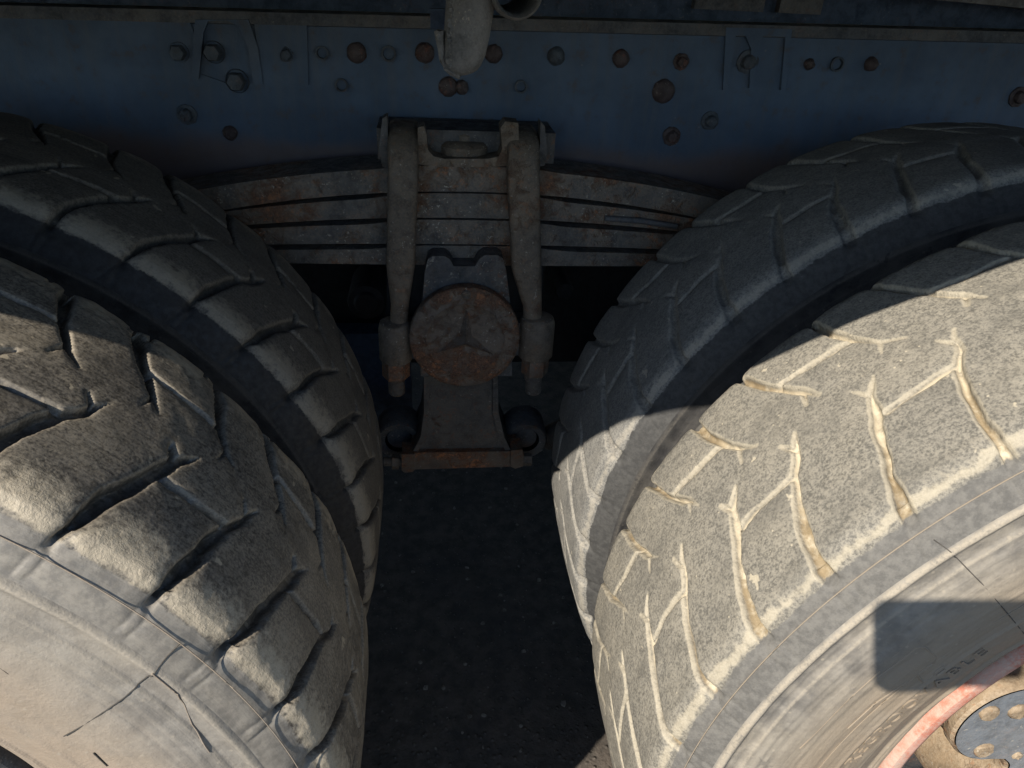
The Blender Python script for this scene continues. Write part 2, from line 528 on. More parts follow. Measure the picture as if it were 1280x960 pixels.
def groove_sdf(q, s, per, wscale):
    """signed distance (m) to the nearest groove; q along, s across, both in m"""
    d = np.full(q.shape, 1.0)
    qm = ((q*1000+90) % per)-90
    sm = s*1000
    for line in GROOVES:
        for a, b in zip(line, line[1:]):
            for sh in (-per, 0, per):
                ax, ay, bx, by = a[0]+sh, a[1], b[0]+sh, b[1]
                if max(ax, bx) < -110 or min(ax, bx) > per-70:
                    continue
                dx, dy = bx-ax, by-ay
                t = np.clip(((qm-ax)*dx+(sm-ay)*dy)/(dx*dx+dy*dy), 0, 1)
                dd = np.hypot(qm-ax-t*dx, sm-ay-t*dy) - wscale*(a[2]*(1-t)+b[2]*t)
                d = np.minimum(d, dd*0.001)
    return d


def smooth_profile(pts, step, rounds=6):
    pts = np.array(pts, float)
    L = np.concatenate([[0], np.cumsum(np.hypot(*np.diff(pts, axis=0).T))])
    n = max(int(L[-1]/step), 8)
    t = np.linspace(0, L[-1], n)
    p = np.stack([np.interp(t, L, pts[:, i]) for i in (0, 1)], 1)
    for _ in range(rounds):
        p[1:-1] = 0.25*p[:-2]+0.5*p[1:-1]+0.25*p[2:]
    return p


def squash(P):
    """the contact patch rests flat on the ground"""
    z = P[..., 2] + HZ
    P[..., 2] = np.where(z < 0.003, 0.003 + 0.02*(z-0.003), z) - HZ
    return P


def wall_profile(r0):
    return [(-0.0225, r0), (-0.0262, r0-0.003), (-0.0268, r0-0.006), (-0.0236, r0-0.010), (-0.0244, r0-0.0205), (-0.0272, r0-0.0225), (-0.0276, r0-0.0255), (-0.0300, r0-0.032),
            (-0.0330, r0-0.055), (-0.0335, r0-0.080), (-0.0312, r0-0.108), (-0.0322, r0-0.110), (-0.0318, r0-0.113), (-0.0300, r0-0.115),
            (-0.0245, 0.362), (-0.0175, 0.347), (-0.0115, 0.334), (-0.0140, 0.3305), (-0.0085, 0.3265), (-0.0105, 0.3235), (-0.005, 0.319), (-0.0065, 0.316), (-0.001, 0.312), (0.006, 0.305), (0.02, 0.30)]


def wall_y(r, r0):
    p = wall_profile(r0)[::-1]
    return float(np.interp(r, [b for a, b in p]+[r0+0.016, r0+0.032], [a for a, b in p]+[-0.0125, -0.001]))


def make_tyre(parent, side, inner, R, u0, matT, matS, depth, wscale, step, rib_r, label, seed, round_l):
    yo = DUAL if inner else 0.0
    per = 2*PI*R/NPER*1000
    # angles: fine where the photograph looks, coarse elsewhere
    f0, f1 = -0.25/R, 1.25/R
    nf = int((f1-f0)*R/step)
    nc = int((2*PI-(f1-f0))*R/0.010)
    phi = np.concatenate([np.linspace(f0, f1, nf, endpoint=False), np.linspace(f1, f0+2*PI, nc, endpoint=False)])
    r0 = rib_r
    prof = [(-0.0225, r0), (-0.0125, R-0.022), (-0.0062, R-0.013), (-0.001, R-0.006), (0.004, R-0.0015), (0.012, R+0.0002),
            (0.05, R+0.0025), (TW/2, R+0.004), (TW-0.05, R+0.0025), (TW-0.012, R+0.0002), (TW-0.004, R-0.0015),
            (TW+0.001, R-0.006), (TW+0.0062, R-0.013), (TW+0.0125, R-0.022), (TW+0.0225, r0)]
    pr = smooth_profile(prof, step, 3)
    dp = np.gradient(pr, axis=0)
    nrm = np.stack([-dp[:, 1], dp[:, 0]], 1)/np.hypot(dp[:, 0], dp[:, 1])[:, None]     # (y, r) outward
    arc = np.concatenate([[0], np.cumsum(np.hypot(*np.diff(pr, axis=0).T))])
    s = arc - np.interp(0.0, pr[:, 0], arc)
    PH, S = np.meshgrid(phi, s, indexing='ij')
    U = R*PH
    q = (U-u0) if side > 0 else -(U-u0)
    wob = 0.0030*fbm(q*34+seed, S*34, 3)
    q2, s2 = q + wob, S + 0.0045*fbm(q*22+seed+50, S*22+9, 3)
    d = groove_sdf(q2, s2, per, wscale) + 0.0026*fbm(q*27+seed+80, S*27, 3)
    se = np.minimum(S, (s[-1]+s[0])-S)                 # distance from the nearer shoulder edge
    if side < 0:
        d = d - 0.0007 + 0.0042*(1-sstep(se, -0.006, 0.030))
    g = 1-sstep(d, -0.0028 if side > 0 else -0.0020, 0.0003)
    fade = sstep(se, -0.019, -0.002)
    fl = 1 + 0.35*fbm(q*60+seed, S*60, 3)
    dep = depth*fade*(1.0-0.35*sstep(se, 0.06, 0.10))
    h = -dep*g*np.clip(fl, 0.5, 1.5)
    # lips worn round beside the grooves, blocks scalloped at the shoulder
    h -= 0.0010*np.exp(-np.clip(d, 0, 1)/0.0030)*(1-g)
    shz = (1-sstep(se, 0.0, round_l))*sstep(se, -0.034, -0.003)
    h -= 0.0045*(round_l/0.04)*shz**1.6*(0.8+0.9*fbm(q*16+seed, S*4, 3))
    h -= 0.0022*shz*np.exp(-np.clip(d, 0, 1)/0.008)*(round_l/0.04)
    # rubbed, crumbling shoulder and general wear
    rough = sstep(se, 0.040, 0.004)*sstep(se, -0.022, -0.004)
    h += rough*0.0005*fbm(q*150+seed, S*150+3, 2)
    h += 0.0004*fbm(q*45+seed, S*45, 4) + 0.0014*fbm(q*9, S*9+seed, 3)
    # short sipes at the far shoulder of the fresher pair
    if side < 0 and not inner:
        pm = (q*1000) % (per/2)
        for c0, ln in ((30, 0.012), (48, 0.016)):
            sip = np.exp(-((pm-c0)/1.3)**2)*sstep(S, TW-ln-0.002, TW-ln+0.002)
            h -= 0.006*sip
    h *= sstep(np.arange(len(s)), 0, 3)*sstep(np.arange(len(s))[::-1], 0, 3)
    Y = pr[:, 0][None]+h*nrm[:, 0][None] + 0*PH
    RR = pr[:, 1][None]+h*nrm[:, 1][None]
    P = squash(np.stack([-side*RR*np.cos(PH), Y, RR*np.sin(PH)], -1))
    near_edge = np.exp(-np.clip(d, 0, 1)/0.0035)*(1-g)
    shoulder = sstep(se+0.007*fbm(q*50+seed, S*50, 4), 0.010, 0.000)*sstep(se+0.005*fbm(q*90+seed, S*90, 3), -0.007, -0.001)
    if round_l > 0.03:
        shoulder = sstep(se + 0.012*fbm(q*30+seed, S*30, 3), round_l*1.35, round_l*0.10)*sstep(se+0.010*fbm(q*45+seed, S*45, 4), -0.013, -0.002)*(1-0.8*np.exp(-np.clip(d, 0, 1)/0.006))
    me = grid_mesh('tyre', P, {'groove': g*fade, 'edge': near_edge, 'shoulder': shoulder*(1-g),
                    'buttress': 1-sstep(se, -0.013, -0.003), 'mouth': 1-sstep(se, 0.035, 0.085)},
                   np.stack([q, S, 0*S], -1), side < 0)
    t = mesh_obj('tyre', me, matT, parent, loc=(side*AX, yo, HZ))
    t['label'] = label
    # sidewalls: near one finely ribbed, far one plain
    for near in (True, False):
        wp = wall_profile(r0)
        sp = smooth_profile(wp, 0.0016 if near and not inner else 0.006, 1)
        ph = phi if near and not inner else phi[::3]
        if near and not inner:
            ph = np.concatenate([np.linspace(f0, f1, nf//2, endpoint=False), np.linspace(f1, f0+2*PI, nc//2, endpoint=False)])
        PH, K = np.meshgrid(ph, np.arange(len(sp)), indexing='ij')
        q = R*PH if side > 0 else -R*PH
        rr = sp[:, 1][None]+0*PH
        yy = sp[:, 0][None] - 0.0012*fbm(q*14+seed, rr*60, 3)*sstep(K, 0, 3)
        yy = yy - 0.0007*fbm(q*4, rr*300+seed, 3)*sstep(K, 0, 3)
        if not near:
            yy = TW-yy
        P = squash(np.stack([-side*rr*np.cos(PH), yy, rr*np.sin(PH)], -1))
        rad = np.clip((rr-0.31)/(r0-0.31), 0, 1)
        rib = np.exp(-((rr-(r0-0.003))/0.0030)**2)+0.7*np.exp(-((rr-(r0-0.0225))/0.0022)**2)+0.5*np.exp(-((rr-(r0-0.113))/0.0020)**2)
        me = grid_mesh('sidewall', P, {'rad': rad, 'rib': rib}, np.stack([q, rr, 0*rr], -1), (side < 0) == near)
        sw = mesh_obj('sidewall', me, matS, t)
    return t


def side_pt(t_side, r0, px, py, lift=0.0006):
    """a pixel on an outer tyre's near sidewall -> wheel-local (phi, r, y)"""
    y = -0.028
    for _ in range(12):
        p = at(px, py, y)
        r = math.hypot(p.x-t_side*AX, p.z-HZ)
        y = wall_y(r, r0)
    return Vector((p.x-t_side*AX, y-lift, p.z-HZ))


# ------------------------------------------------------------------ ground
bm = bmesh.new()
bmesh.ops.create_grid(bm, x_segments=160, y_segments=160, size=6)
for v in bm.verts:
    v.co.z = -0.001 + 0.004*float(fbm(np.array(v.co.x*3.0+40), np.array(v.co.y*3.0+40), 3)) - 0.003
outer = bmesh.new()
g = from_bm('ground', bm, M_['ground'])
g['kind'] = 'structure'
outer.free()
bm = bmesh.new()
S6, S9 = 5.99, 150
pts = [(-S9, -S9), (S9, -S9), (S9, S9), (-S9, S9)]
ins = [(-S6, -S6), (S6, -S6), (S6, S6), (-S6, S6)]
vo = [bm.verts.new((x, y, -0.012)) for x, y in pts]
vi = [bm.verts.new((x, y, -0.012)) for x, y in ins]
for i in range(4):
    bm.faces.new((vo[i], vo[(i+1) % 4], vi[(i+1) % 4], vi[i]))
g2 = from_bm('yard', bm, M_['ground'])
g2['kind'] = 'structure'

bm = bmesh.new()
for k in range(900):
    gx, gy = random.uniform(-0.5, 0.75), random.uniform(0.0, 1.3)
    r_ = 0.0012+0.0055*random.random()**4
    m_ = Matrix.Translation((gx, gy, -0.004+r_*0.4)) @ Matrix.Rotation(random.uniform(0, 6.3), 4, 'Z') @ Matrix.Diagonal((1.0, random.uniform(0.6, 1), random.uniform(0.4, 0.7), 1))
    res = bmesh.ops.create_icosphere(bm, subdivisions=1, radius=r_, matrix=m_)
    for v in res['verts']:
        v.co += Vector((random.uniform(-1, 1), random.uniform(-1, 1), random.uniform(-1, 1)))*r_*0.22
M_['grit'] = plain('grit_stone', (0.20, 0.18, 0.155), 0.9, var=0.6)
grit = from_bm('grit', bm, M_['grit'], None, smooth=False)
grit['kind'] = 'stuff'
grit['label'] = 'loose grit and small stones on the ground between the tyres'
grit['category'] = 'grit'

# ------------------------------------------------------------------ the truck
truck = bpy.data.objects.new('truck', None)
col.objects.link(truck)
truck['label'] = 'navy truck with dusty twin rear tyres either side of a rusty leaf spring'
truck['category'] = 'truck'
# --- tyres
RR_, RL_ = 0.5420, 0.5271
ty_ro = make_tyre(truck, 1, False, RR_, 0.480, M_['tread_r'], M_['side_r'], 0.0100, 0.76, 0.00165, RR_-0.037,
                  'sunlit tyre with pale dust packed in its tread grooves', 3.0, 0.018)
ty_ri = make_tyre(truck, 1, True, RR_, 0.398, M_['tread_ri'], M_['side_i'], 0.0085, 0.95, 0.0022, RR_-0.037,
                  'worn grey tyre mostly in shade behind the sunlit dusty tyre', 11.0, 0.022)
ty_lo = make_tyre(truck, -1, False, RL_, 0.336, M_['tread_l'], M_['side_l'], 0.0125, 0.90, 0.00165, RL_-0.038,
                  'dark tyre with deep open grooves and pale rubbed shoulder blocks', 23.0, 0.040)
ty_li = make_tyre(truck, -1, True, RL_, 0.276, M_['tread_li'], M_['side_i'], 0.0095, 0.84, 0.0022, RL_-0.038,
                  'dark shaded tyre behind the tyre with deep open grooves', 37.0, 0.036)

# raised lettering and marks moulded into the sunlit sidewall
r0R = RR_-0.037


def arc_text(txt, size, r_base, phi_mid, depth, parent, side, name, mat):
    cu = bpy.data.curves.new('t', 'FONT')
    cu.body = txt
    cu.size = size
    cu.align_x = 'CENTER'
    cu.space_character = 1.25
    tmp = bpy.data.objects.new('t', cu)
    col.objects.link(tmp)
    bpy.context.view_layer.update()
    me = bpy.data.meshes.new_from_object(tmp.evaluated_get(bpy.context.evaluated_depsgraph_get()))
    bpy.data.objects.remove(tmp)
    bm = bmesh.new()
    bm.from_mesh(me)
    res = bmesh.ops.extrude_face_region(bm, geom=bm.faces[:])
    top = {v for v in res['geom'] if isinstance(v, bmesh.types.BMVert)}
    for v in bm.verts:
        r = r_base + v.co.y
        ph = phi_mid + v.co.x/r_base            # right tyre: phi grows clockwise as seen from outside
        y = wall_y(r, r0R) + (0.002 if v not in top else -depth)
        v.co = Vector((-side*r*math.cos(ph), y, r*math.sin(ph)))
    return from_bm(name, bm, mat, parent, smooth=False)


pl = side_pt(1, r0R, 1118, 893)
ph_l = math.atan2(pl.z, -pl.x)
arc_text('REGROOVABLE', 0.020, math.hypot(pl.x, pl.z)-0.010, ph_l+0.03, 0.0018, ty_ro, 1, 'moulded_lettering', M_['side_r'])


def line_on_sidewall(name, side, r0, pix, rad, parent, mat, lift=0.0002):
    bm = bmesh.new()
    P = [side_pt(side, r0, *p, lift=lift) for p in pix]
    P2 = []
    for a, b in zip(P, P[1:]):
        for k in range(8):
            q_ = a.lerp(b, k/8)
            q_.y = wall_y(math.hypot(q_.x, q_.z), r0)-lift
            P2.append(q_)
    P2.append(P[-1])
    tube(bm, P2, rad, 6)
    return from_bm(name, bm, mat, parent)


M_['crack'] = plain('crack_rubber', (0.09, 0.082, 0.072), 0.9)
M_['marks'] = M_['side_r']
line_on_sidewall('mould_seam', 1, r0R, [(1158, 664), (1190, 692), (1228, 730), (1262, 770), (1280, 792)], 0.0004, ty_ro, M_['crack'], lift=0.0001)
line_on_sidewall('moulded_outline', 1, r0R, [(1095, 847), (1120, 829), (1146, 809), (1155, 808), (1171, 821), (1168, 827), (1147, 842), (1128, 858)], 0.0008, ty_ro, M_['side_r'])
for k, pp in enumerate([[(1146, 842), (1153, 852), (1166, 843)], [(1168, 840), (1179, 832)], [(1170, 844), (1181, 836)]]):
    line_on_sidewall('moulded_mark', 1, r0R, pp, 0.0009, ty_ro, M_['side_r'])
line_on_sidewall('moulded_rib', 1, r0R, [(1060, 910), (1095, 878), (1135, 850)], 0.0008, ty_ro, M_['side_r'])
line_on_sidewall('moulded_rib', 1, r0R, [(1000, 935), (1030, 905), (1062, 872), (1100, 838)], 0.0008, ty_ro, M_['side_r'])
r0L = RL_-0.038
line_on_sidewall('crack', -1, r0L, [(225, 804), (209, 820), (193, 838), (176, 852), (160, 868), (120, 896), (80, 920)], 0.0005, ty_lo, M_['crack'])
line_on_sidewall('crack', -1, r0L, [(0, 834), (11, 842)], 0.0005, ty_lo, M_['crack'])
line_on_sidewall('crack', -1, r0L, [(117, 941), (134, 957)], 0.0006, ty_lo, M_['crack'])
line_on_sidewall('moulded_rib', -1, r0L, [(190, 842), (222, 868), (240, 905), (262, 940)], 0.0006, ty_lo, M_['side_l'])

for sd_, tyre_, r0_, mt in ((1, ty_ro, r0R, M_['side_r']), (-1, ty_lo, r0L, M_['side_l'])):
    for rr_, th_ in (((r0_+0.017, 0.0005), (r0_-0.092, 0.0005)) if sd_ > 0 else ((r0_+0.017, 0.0005),)):
        bm = bmesh.new()
        y_ = wall_y(rr_, r0_)
        pts = [(-sd_*rr_*math.cos(a), y_, rr_*math.sin(a)) for a in np.linspace(-0.35, 2.3, 160)]
        tube(bm, pts, th_, 6)
        from_bm('mould_line', bm, mt, tyre_)

# --- rims, discs and hubs
lobe_w = at(1262, 906, 0.035)
lobe_v = Vector((lobe_w.x-AX, lobe_w.z-HZ))
LOBE_A, LOBE_R = math.atan2(lobe_v.y, lobe_v.x), lobe_v.length


def make_rim(side, inner):
    yo = DUAL if inner else 0.0
    c = (0, 0, 0)
    bm = bmesh.new()
    lathe(bm, [(0.300, 0.018), (0.308, 0.004), (0.3085, -0.004), (0.305, -0.009), (0.298, -0.010), (0.291, -0.007), (0.2865, 0.002), (0.284, 0.018), (0.281, 0.05), (0.279, 0.10), (0.277, 0.215),
               (0.284, 0.235), (0.300, 0.250), (0.308, 0.246), (0.305, 0.238), (0.29, 0.21), (0.288, 0.06)], c, 120)
    rim = from_bm('wheel_rim', bm, M_['rimred'] if side > 0 else M_['disc'], truck)
    rim.location = (side*AX, yo, HZ)
    bm = bmesh.new()
    fl = 0.135
    lathe(bm, [(0.2775, 0.07), (0.262, 0.085), (0.250, fl-0.012), (0.238, fl), (0.225, fl-0.004), (0.205, fl-0.004), (0.195, fl+0.004), (0.165, fl+0.004), (0.150, fl+0.012), (0.0, fl+0.012), (0.0, fl+0.03), (0.278, fl+0.03)], c, 96)
    disc = from_bm('wheel_disc', bm, M_['disc'], rim)
    for k in range(10):
        a = LOBE_A + 0.22 + 2*PI*k/10
        bm = bmesh.new()
        lathe(bm, [(0.0, 0.001), (0.017, 0.001), (0.021, -0.003), (0.024, -0.002), (0.0245, 0.006), (0.0, 0.006)], (0.222*math.cos(a), fl-0.006, 0.222*math.sin(a)), 20)
        from_bm('hand_hole', bm, M_['under'], rim)
    return rim


def make_hub(side):
    hub = bpy.data.objects.new('hub', None)
    # drum of the hub, running out to a lobed cover
    n = 5
    bm = bmesh.new()

    def lob(a):
        k = round((a-LOBE_A)/(2*PI/n))
        da = a-LOBE_A-k*2*PI/n
        # union of lobe circles with the middle disc
        rl = 0.062
        rc_ = LOBE_R
        x = rc_*math.cos(da)
        disc_ = rl*rl-(rc_*math.sin(da))**2
        if disc_ > 0:
            return x+math.sqrt(disc_)
        dt = math.asin(rl/rc_)
        rt = rc_*math.cos(dt)
        return 0.118+(rt-0.118)*math.exp(-((abs(da)-dt)/0.09)**2)
    N = 180
    rings = []
    for y, k, add in ((0.150, 1.0, 0.006), (0.10, 1.0, 0.004), (0.055, 1.0, -0.004), (0.050, 1.0, 0.0), (0.038, 1.0, 0.0), (0.035, 1.0, -0.003)):
        rings.append([bm.verts.new(((lob(2*PI*i/N)*k+add)*math.cos(2*PI*i/N), y, (lob(2*PI*i/N)*k+add)*math.sin(2*PI*i/N))) for i in range(N)])
    for r0, r1 in zip(rings, rings[1:]):
        for i in range(N):
            bm.faces.new((r0[i], r0[(i+1) % N], r1[(i+1) % N], r1[i]))
    hb = from_bm('hub', bm, M_['hubrust'], truck)
    hb.location = (side*AX, 0, HZ)
    bm = bmesh.new()
    c = bm.verts.new((0, 0.034, 0))
    rg = [bm.verts.new(((lob(2*PI*i/N)-0.0045)*math.cos(2*PI*i/N), 0.0345, (lob(2*PI*i/N)-0.0045)*math.sin(2*PI*i/N))) for i in range(N)]
    for i in range(N):
        bm.faces.new((c, rg[(i+1) % N], rg[i]))
    from_bm('hub_cover', bm, M_['hub'], hb)
    bx = []
    for px, py in ((1237, 892), (1230, 938), (1273, 890), (1272, 945)):
        p = at(px, py, 0.033)
        bx.append((math.hypot(p.x-AX, p.z-HZ), math.atan2(p.z-HZ, p.x-AX)-LOBE_A))
    for k in range(n):
        for i, (r, a) in enumerate(bx):
            ang = LOBE_A+a+2*PI*k/n
            bm = bmesh.new()
            s_ = 0.0100 if i < 3 else 0.005
            lathe(bm, [(s_*1.1, 0.002), (s_*1.1, -0.001), (s_*0.95, -0.003), (s_*0.5, -0.0035), (0, -0.003)], (r*math.cos(ang), 0.034, r*math.sin(ang)), 10)
            for v in bm.verts:
                v.co += Vector((random.uniform(-1, 1), random.uniform(-1, 1), random.uniform(-1, 1)))*0.0008
            from_bm('hub_bolt', bm, M_['hubrust'], hb)
    return hb


for sd_ in (1, -1):
    for inn in (False, True):
        make_rim(sd_, inn)
make_hub(1)
make_hub(-1)

# axle beams carrying the wheels
for sd_ in (1, -1):
    bm = bmesh.new()
    tube(bm, [(sd_*AX, 0.16, HZ), (sd_*AX, 0.5, HZ), (sd_*AX, 0.72, HZ), (sd_*AX, 0.86, HZ), (sd_*AX, 1.15, HZ), (sd_*AX, 1.6, HZ)], [0.075, 0.075, 0.085, 0.09, 0.13, 0.16], 28)
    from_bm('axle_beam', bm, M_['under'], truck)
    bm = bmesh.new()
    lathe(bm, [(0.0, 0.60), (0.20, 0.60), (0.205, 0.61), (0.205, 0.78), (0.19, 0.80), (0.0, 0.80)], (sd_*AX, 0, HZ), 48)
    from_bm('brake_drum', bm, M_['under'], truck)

# --- chassis rail
YR = 0.80
xl, xr = at(-330, 3, YR), at(1700, 66, YR)      # underside of the ledge along the rail's top
slope = (at(1280, 55, YR).z-at(0, 24, YR).z)/(at(1280, 55, YR).x-at(0, 24, YR).x)
zl = lambda x: at(640, 38, YR).z + slope*(x-at(640, 38, YR).x)
bm = bmesh.new()
XA, XB = -1.5, 1.8
prism(bm, [(XA, 0.865), (XB, 0.865), (XB, zl(XB)-0.001), (XA, zl(XA)-0.001)], YR, YR+0.009)
prism(bm, [(XA, 0.856), (XB, 0.856), (XB, 0.8645), (XA, 0.8645)], YR, YR+0.09)
rail = from_bm('chassis_rail', bm, M_['rail'], truck, bevel=0.002)
rail['label'] = 'dark navy chassis rail with rows of rivets'
bm = bmesh.new()
prism(bm, [(XA, zl(XA)), (XB, zl(XB)), (XB, zl(XB)+0.016), (XA, zl(XA)+0.016)], YR-0.005, YR+0.09)
from_bm('rail_ledge', bm, M_['ledge'], rail, bevel=0.003)
# body subframe standing on the rail
bm = bmesh.new()
prism(bm, [(XA, zl(XA)+0.018), (XB, zl(XB)+0.018), (XB, 1.32), (XA, 1.32)], YR+0.030, YR+0.09)
sub = from_bm('subframe_beam', bm, M_['navy'], truck, bevel=0.002)
for (x0, x1, yy0, yy1) in ((868, 962, -22, 11), (974, 1036, -22, 16)):
    a, b = at(x0, yy1, YR+0.012), at(x1, yy0, YR+0.012)
    bm = bmesh.new()
    box(bm, a.x, b.x, YR+0.014, YR+0.0295, a.z, b.z)
    from_bm('subframe_plate', bm, M_['ledge'], sub, bevel=0.002)
a, b = at(1150, 0, 0.74), at(1420, 26, 0.74)
bm = bmesh.new()
z0_, z1_ = at(1150, -2, 0.74), at(1290, 11, 0.74)
prism(bm, [(z0_.x, z0_.z), (z1_.x, z1_.z), (z1_.x+0.4, z1_.z-0.03), (z1_.x+0.4, 1.32), (z0_.x, 1.32)], 0.74, YR+0.02)
from_bm('subframe_bracket', bm, M_['bed'], sub, bevel=0.003)


def lump(bm, rough):
    for v in bm.verts:
        v.co += Vector((random.uniform(-1, 1), random.uniform(-1, 1), random.uniform(-1, 1)))*rough


PXM = (at(641, 80, YR)-at(640, 80, YR)).length


def rivet(px, py, rpx, mat, kind):
    p = at(px, py, YR)
    r = rpx*PXM
    bm = bmesh.new()
    if kind == 'dome':
        lathe(bm, [(r, 0.002), (r*0.98, -0.003), (r*0.8, -0.008), (r*0.45, -0.011), (0, -0.012)], (p.x, YR, p.z), 20)
        lump(bm, 0.0008)
        nm = 'rivet'
    elif kind == 'ring':                        # bolt with washer
        lathe(bm, [(r, 0.002), (r, -0.003), (r*0.8, -0.0045), (r*0.62, -0.004), (r*0.60, -0.012), (r*0.45, -0.014), (0.0, -0.0135)], (p.x, YR, p.z), 20)
        lump(bm, 0.0008)
        nm = 'rail_bolt'
    elif kind == 'hex':
        lathe(bm, [(r*1.25, 0.002), (r*1.25, -0.003), (r*1.2, -0.004)], (p.x, YR, p.z), 20)
        lathe(bm, [(r, -0.003), (r, -0.015), (r*0.85, -0.018), (0, -0.018)], (p.x, YR, p.z), 6)
        nm = 'rail_bolt'
    else:                                       # open hole with a pressed lip
        lathe(bm, [(r*1.15, 0.0005), (r*1.15, -0.0025), (r*0.85, -0.003), (r*0.8, 0.004), (0, 0.004)], (p.x, YR-0.0035, p.z), 16)
        nm = 'rail_hole'
    return from_bm(nm, bm, mat, rail)


BL, RU = M_['rivet_blue'], M_['rivet_rust']
for r in ((225, 65, 9, BL, 'hex'), (268, 65, 10, BL, 'hex'), (297, 101, 11, BL, 'hex'), (234, 143, 12, BL, 'ring'), (288, 166, 9, RU, 'dome'),
          (358, 68, 10, BL, 'ring'), (403, 66, 7, BL, 'hole'), (446, 66, 12, RU, 'dome'), (486, 67, 8, BL, 'hole'), (427, 106, 7, BL, 'hole'),
          (531, 66, 12, RU, 'dome'), (617, 67, 11, RU, 'dome'), (560, 108, 12, RU, 'dome'), (577, 109, 9, RU, 'dome'), (651, 108, 7, BL, 'hole'),
          (695, 70, 11, BL, 'dome'), (776, 73, 11, RU, 'dome'), (851, 77, 10, RU, 'ring'), (829, 114, 15, RU, 'dome'), (887, 151, 12, BL, 'ring'),
          (839, 170, 12, RU, 'ring'), (934, 77, 14, BL, 'ring'), (1011, 80, 7, RU, 'dome'), (1045, 80, 8, BL, 'hole'), (1088, 80, 9, RU, 'dome'),
          (1272, 121, 13, RU, 'ring')):
    rivet(*r)
# pressed bracket and plate bolted to the rail


def rail_plate(name, pix, thick, mat, bev=0.003, back=0.0):
    bm = bmesh.new()
    pts = [at(px, py, YR) for px, py in pix]
    prism(bm, [(p.x, p.z) for p in pts], YR-thick, YR-0.0005+back)
    return from_bm(name, bm, mat, rail, bevel=bev, seg=3)


rail_plate('rail_plate', [(318, 26), (384, 27), (386, 106), (330, 107)], 0.0042, M_['rail'])
rail_plate('rail_plate', [(0, 102), (0, 21), (236, 22), (243, 40), (240, 88), (282, 103)], 0.0030, M_['rail'], 0.0015)
rail_plate('rail_bracket', [(246, 24), (312, 24), (324, 60), (330, 104), (318, 104), (312, 62), (300, 32), (285, 25), (262, 26), (256, 40), (250, 98), (241, 98), (243, 50)], 0.008, M_['rail'], 0.003)
rail_plate('rail_bracket', [(906, 34), (988, 36), (980, 112), (974, 112), (980, 46), (952, 44), (946, 62), (940, 110), (935, 110), (937, 60), (930, 44), (918, 44), (908, 112), (902, 112)], 0.006, M_['rail'], 0.003)

# --- bed above: floor and hanging side lip (its lower edge throws the long shadow)
bm = bmesh.new()
zt = 1.34
box(bm, -2.6, 2.8, -0.055, 2.55, 1.322, 1.40)
for y0 in (0.0,):
    pass
bed = from_bm('truck_bed', bm, M_['bed'], truck, bevel=0.004)
bm = bmesh.new()
edge = [(-2.6, 1.216), (-0.60, 1.217), (-0.24, 1.2185), (-0.03, 1.2175), (0.02, 1.229), (0.07, 1.243), (0.15, 1.259), (0.22, 1.283), (0.30, 1.295), (0.6, 1.30), (2.8, 1.30)]
prism(bm, edge + [(2.8, 1.392), (-2.6, 1.392)], -0.064, -0.0565)
from_bm('bed_side_lip', bm, M_['bed'], bed)
for xx in (-1.2, -0.5, 0.35, 1.2):
    bm = bmesh.new()
    box(bm, xx-0.03, xx+0.03, -0.03, 0.82, 1.26, 1.3215)
    from_bm('bed_crossbeam', bm, M_['under'], bed)

# --- leaf spring
YS0, YS1 = 0.68, 0.77
spring = bpy.data.objects.new('leaf_spring', None)
leafs = [  # z top at middle, z bottom at middle, curvature of top, of bottom, half length
    (0.943, 0.9035, 0.265, 0.265, 0.62), (0.9025, 0.8635, 0.215, 0.150, 0.60), (0.8625, 0.8225, 0.115, 0.045, 0.56), (0.8215, 0.788, 0.040, -0.01, 0.50)]
first = None
for i, (zt_, zb_, kt, kb, hl) in enumerate(leafs):
    bm = bmesh.new()
    xs = np.linspace(-hl, hl, 61)
    top, bot = [], []
    for x in xs:
        xx = x+0.008
        gap = 0.0065*float(sstep(np.array(abs(xx)), 0.070, 0.17)) if i else 0.003*float(sstep(np.array(abs(xx)), 0.095, 0.135))
        tz = zt_-gap-kt*xx*xx
        bz = zb_+0.002-kb*xx*xx
        top.append((x, tz))
        bot.append((x, min(bz, tz-0.012)))
    prism(bm, top+bot[::-1], YS0+0.0012*(i % 2), YS1)
    if first is None:
        o = from_bm('leaf_spring', bm, M_['leaf'], truck, bevel=0.0035, seg=3)
        o['label'] = 'thick rusty leaf spring clamped in the middle by two U bolts'
        first = o
    else:
        from_bm('spring_leaf', bm, M_['leaf'], first, bevel=0.0035, seg=3)
# thin wear strip below the second leaf on one side
bm = bmesh.new()
tube(bm, [at(756, 273, 0.676), at(800, 276, 0.676), at(846, 283, 0.676)], 0.0045, 10)
from_bm('wear_strip', bm, M_['ledge'], first)

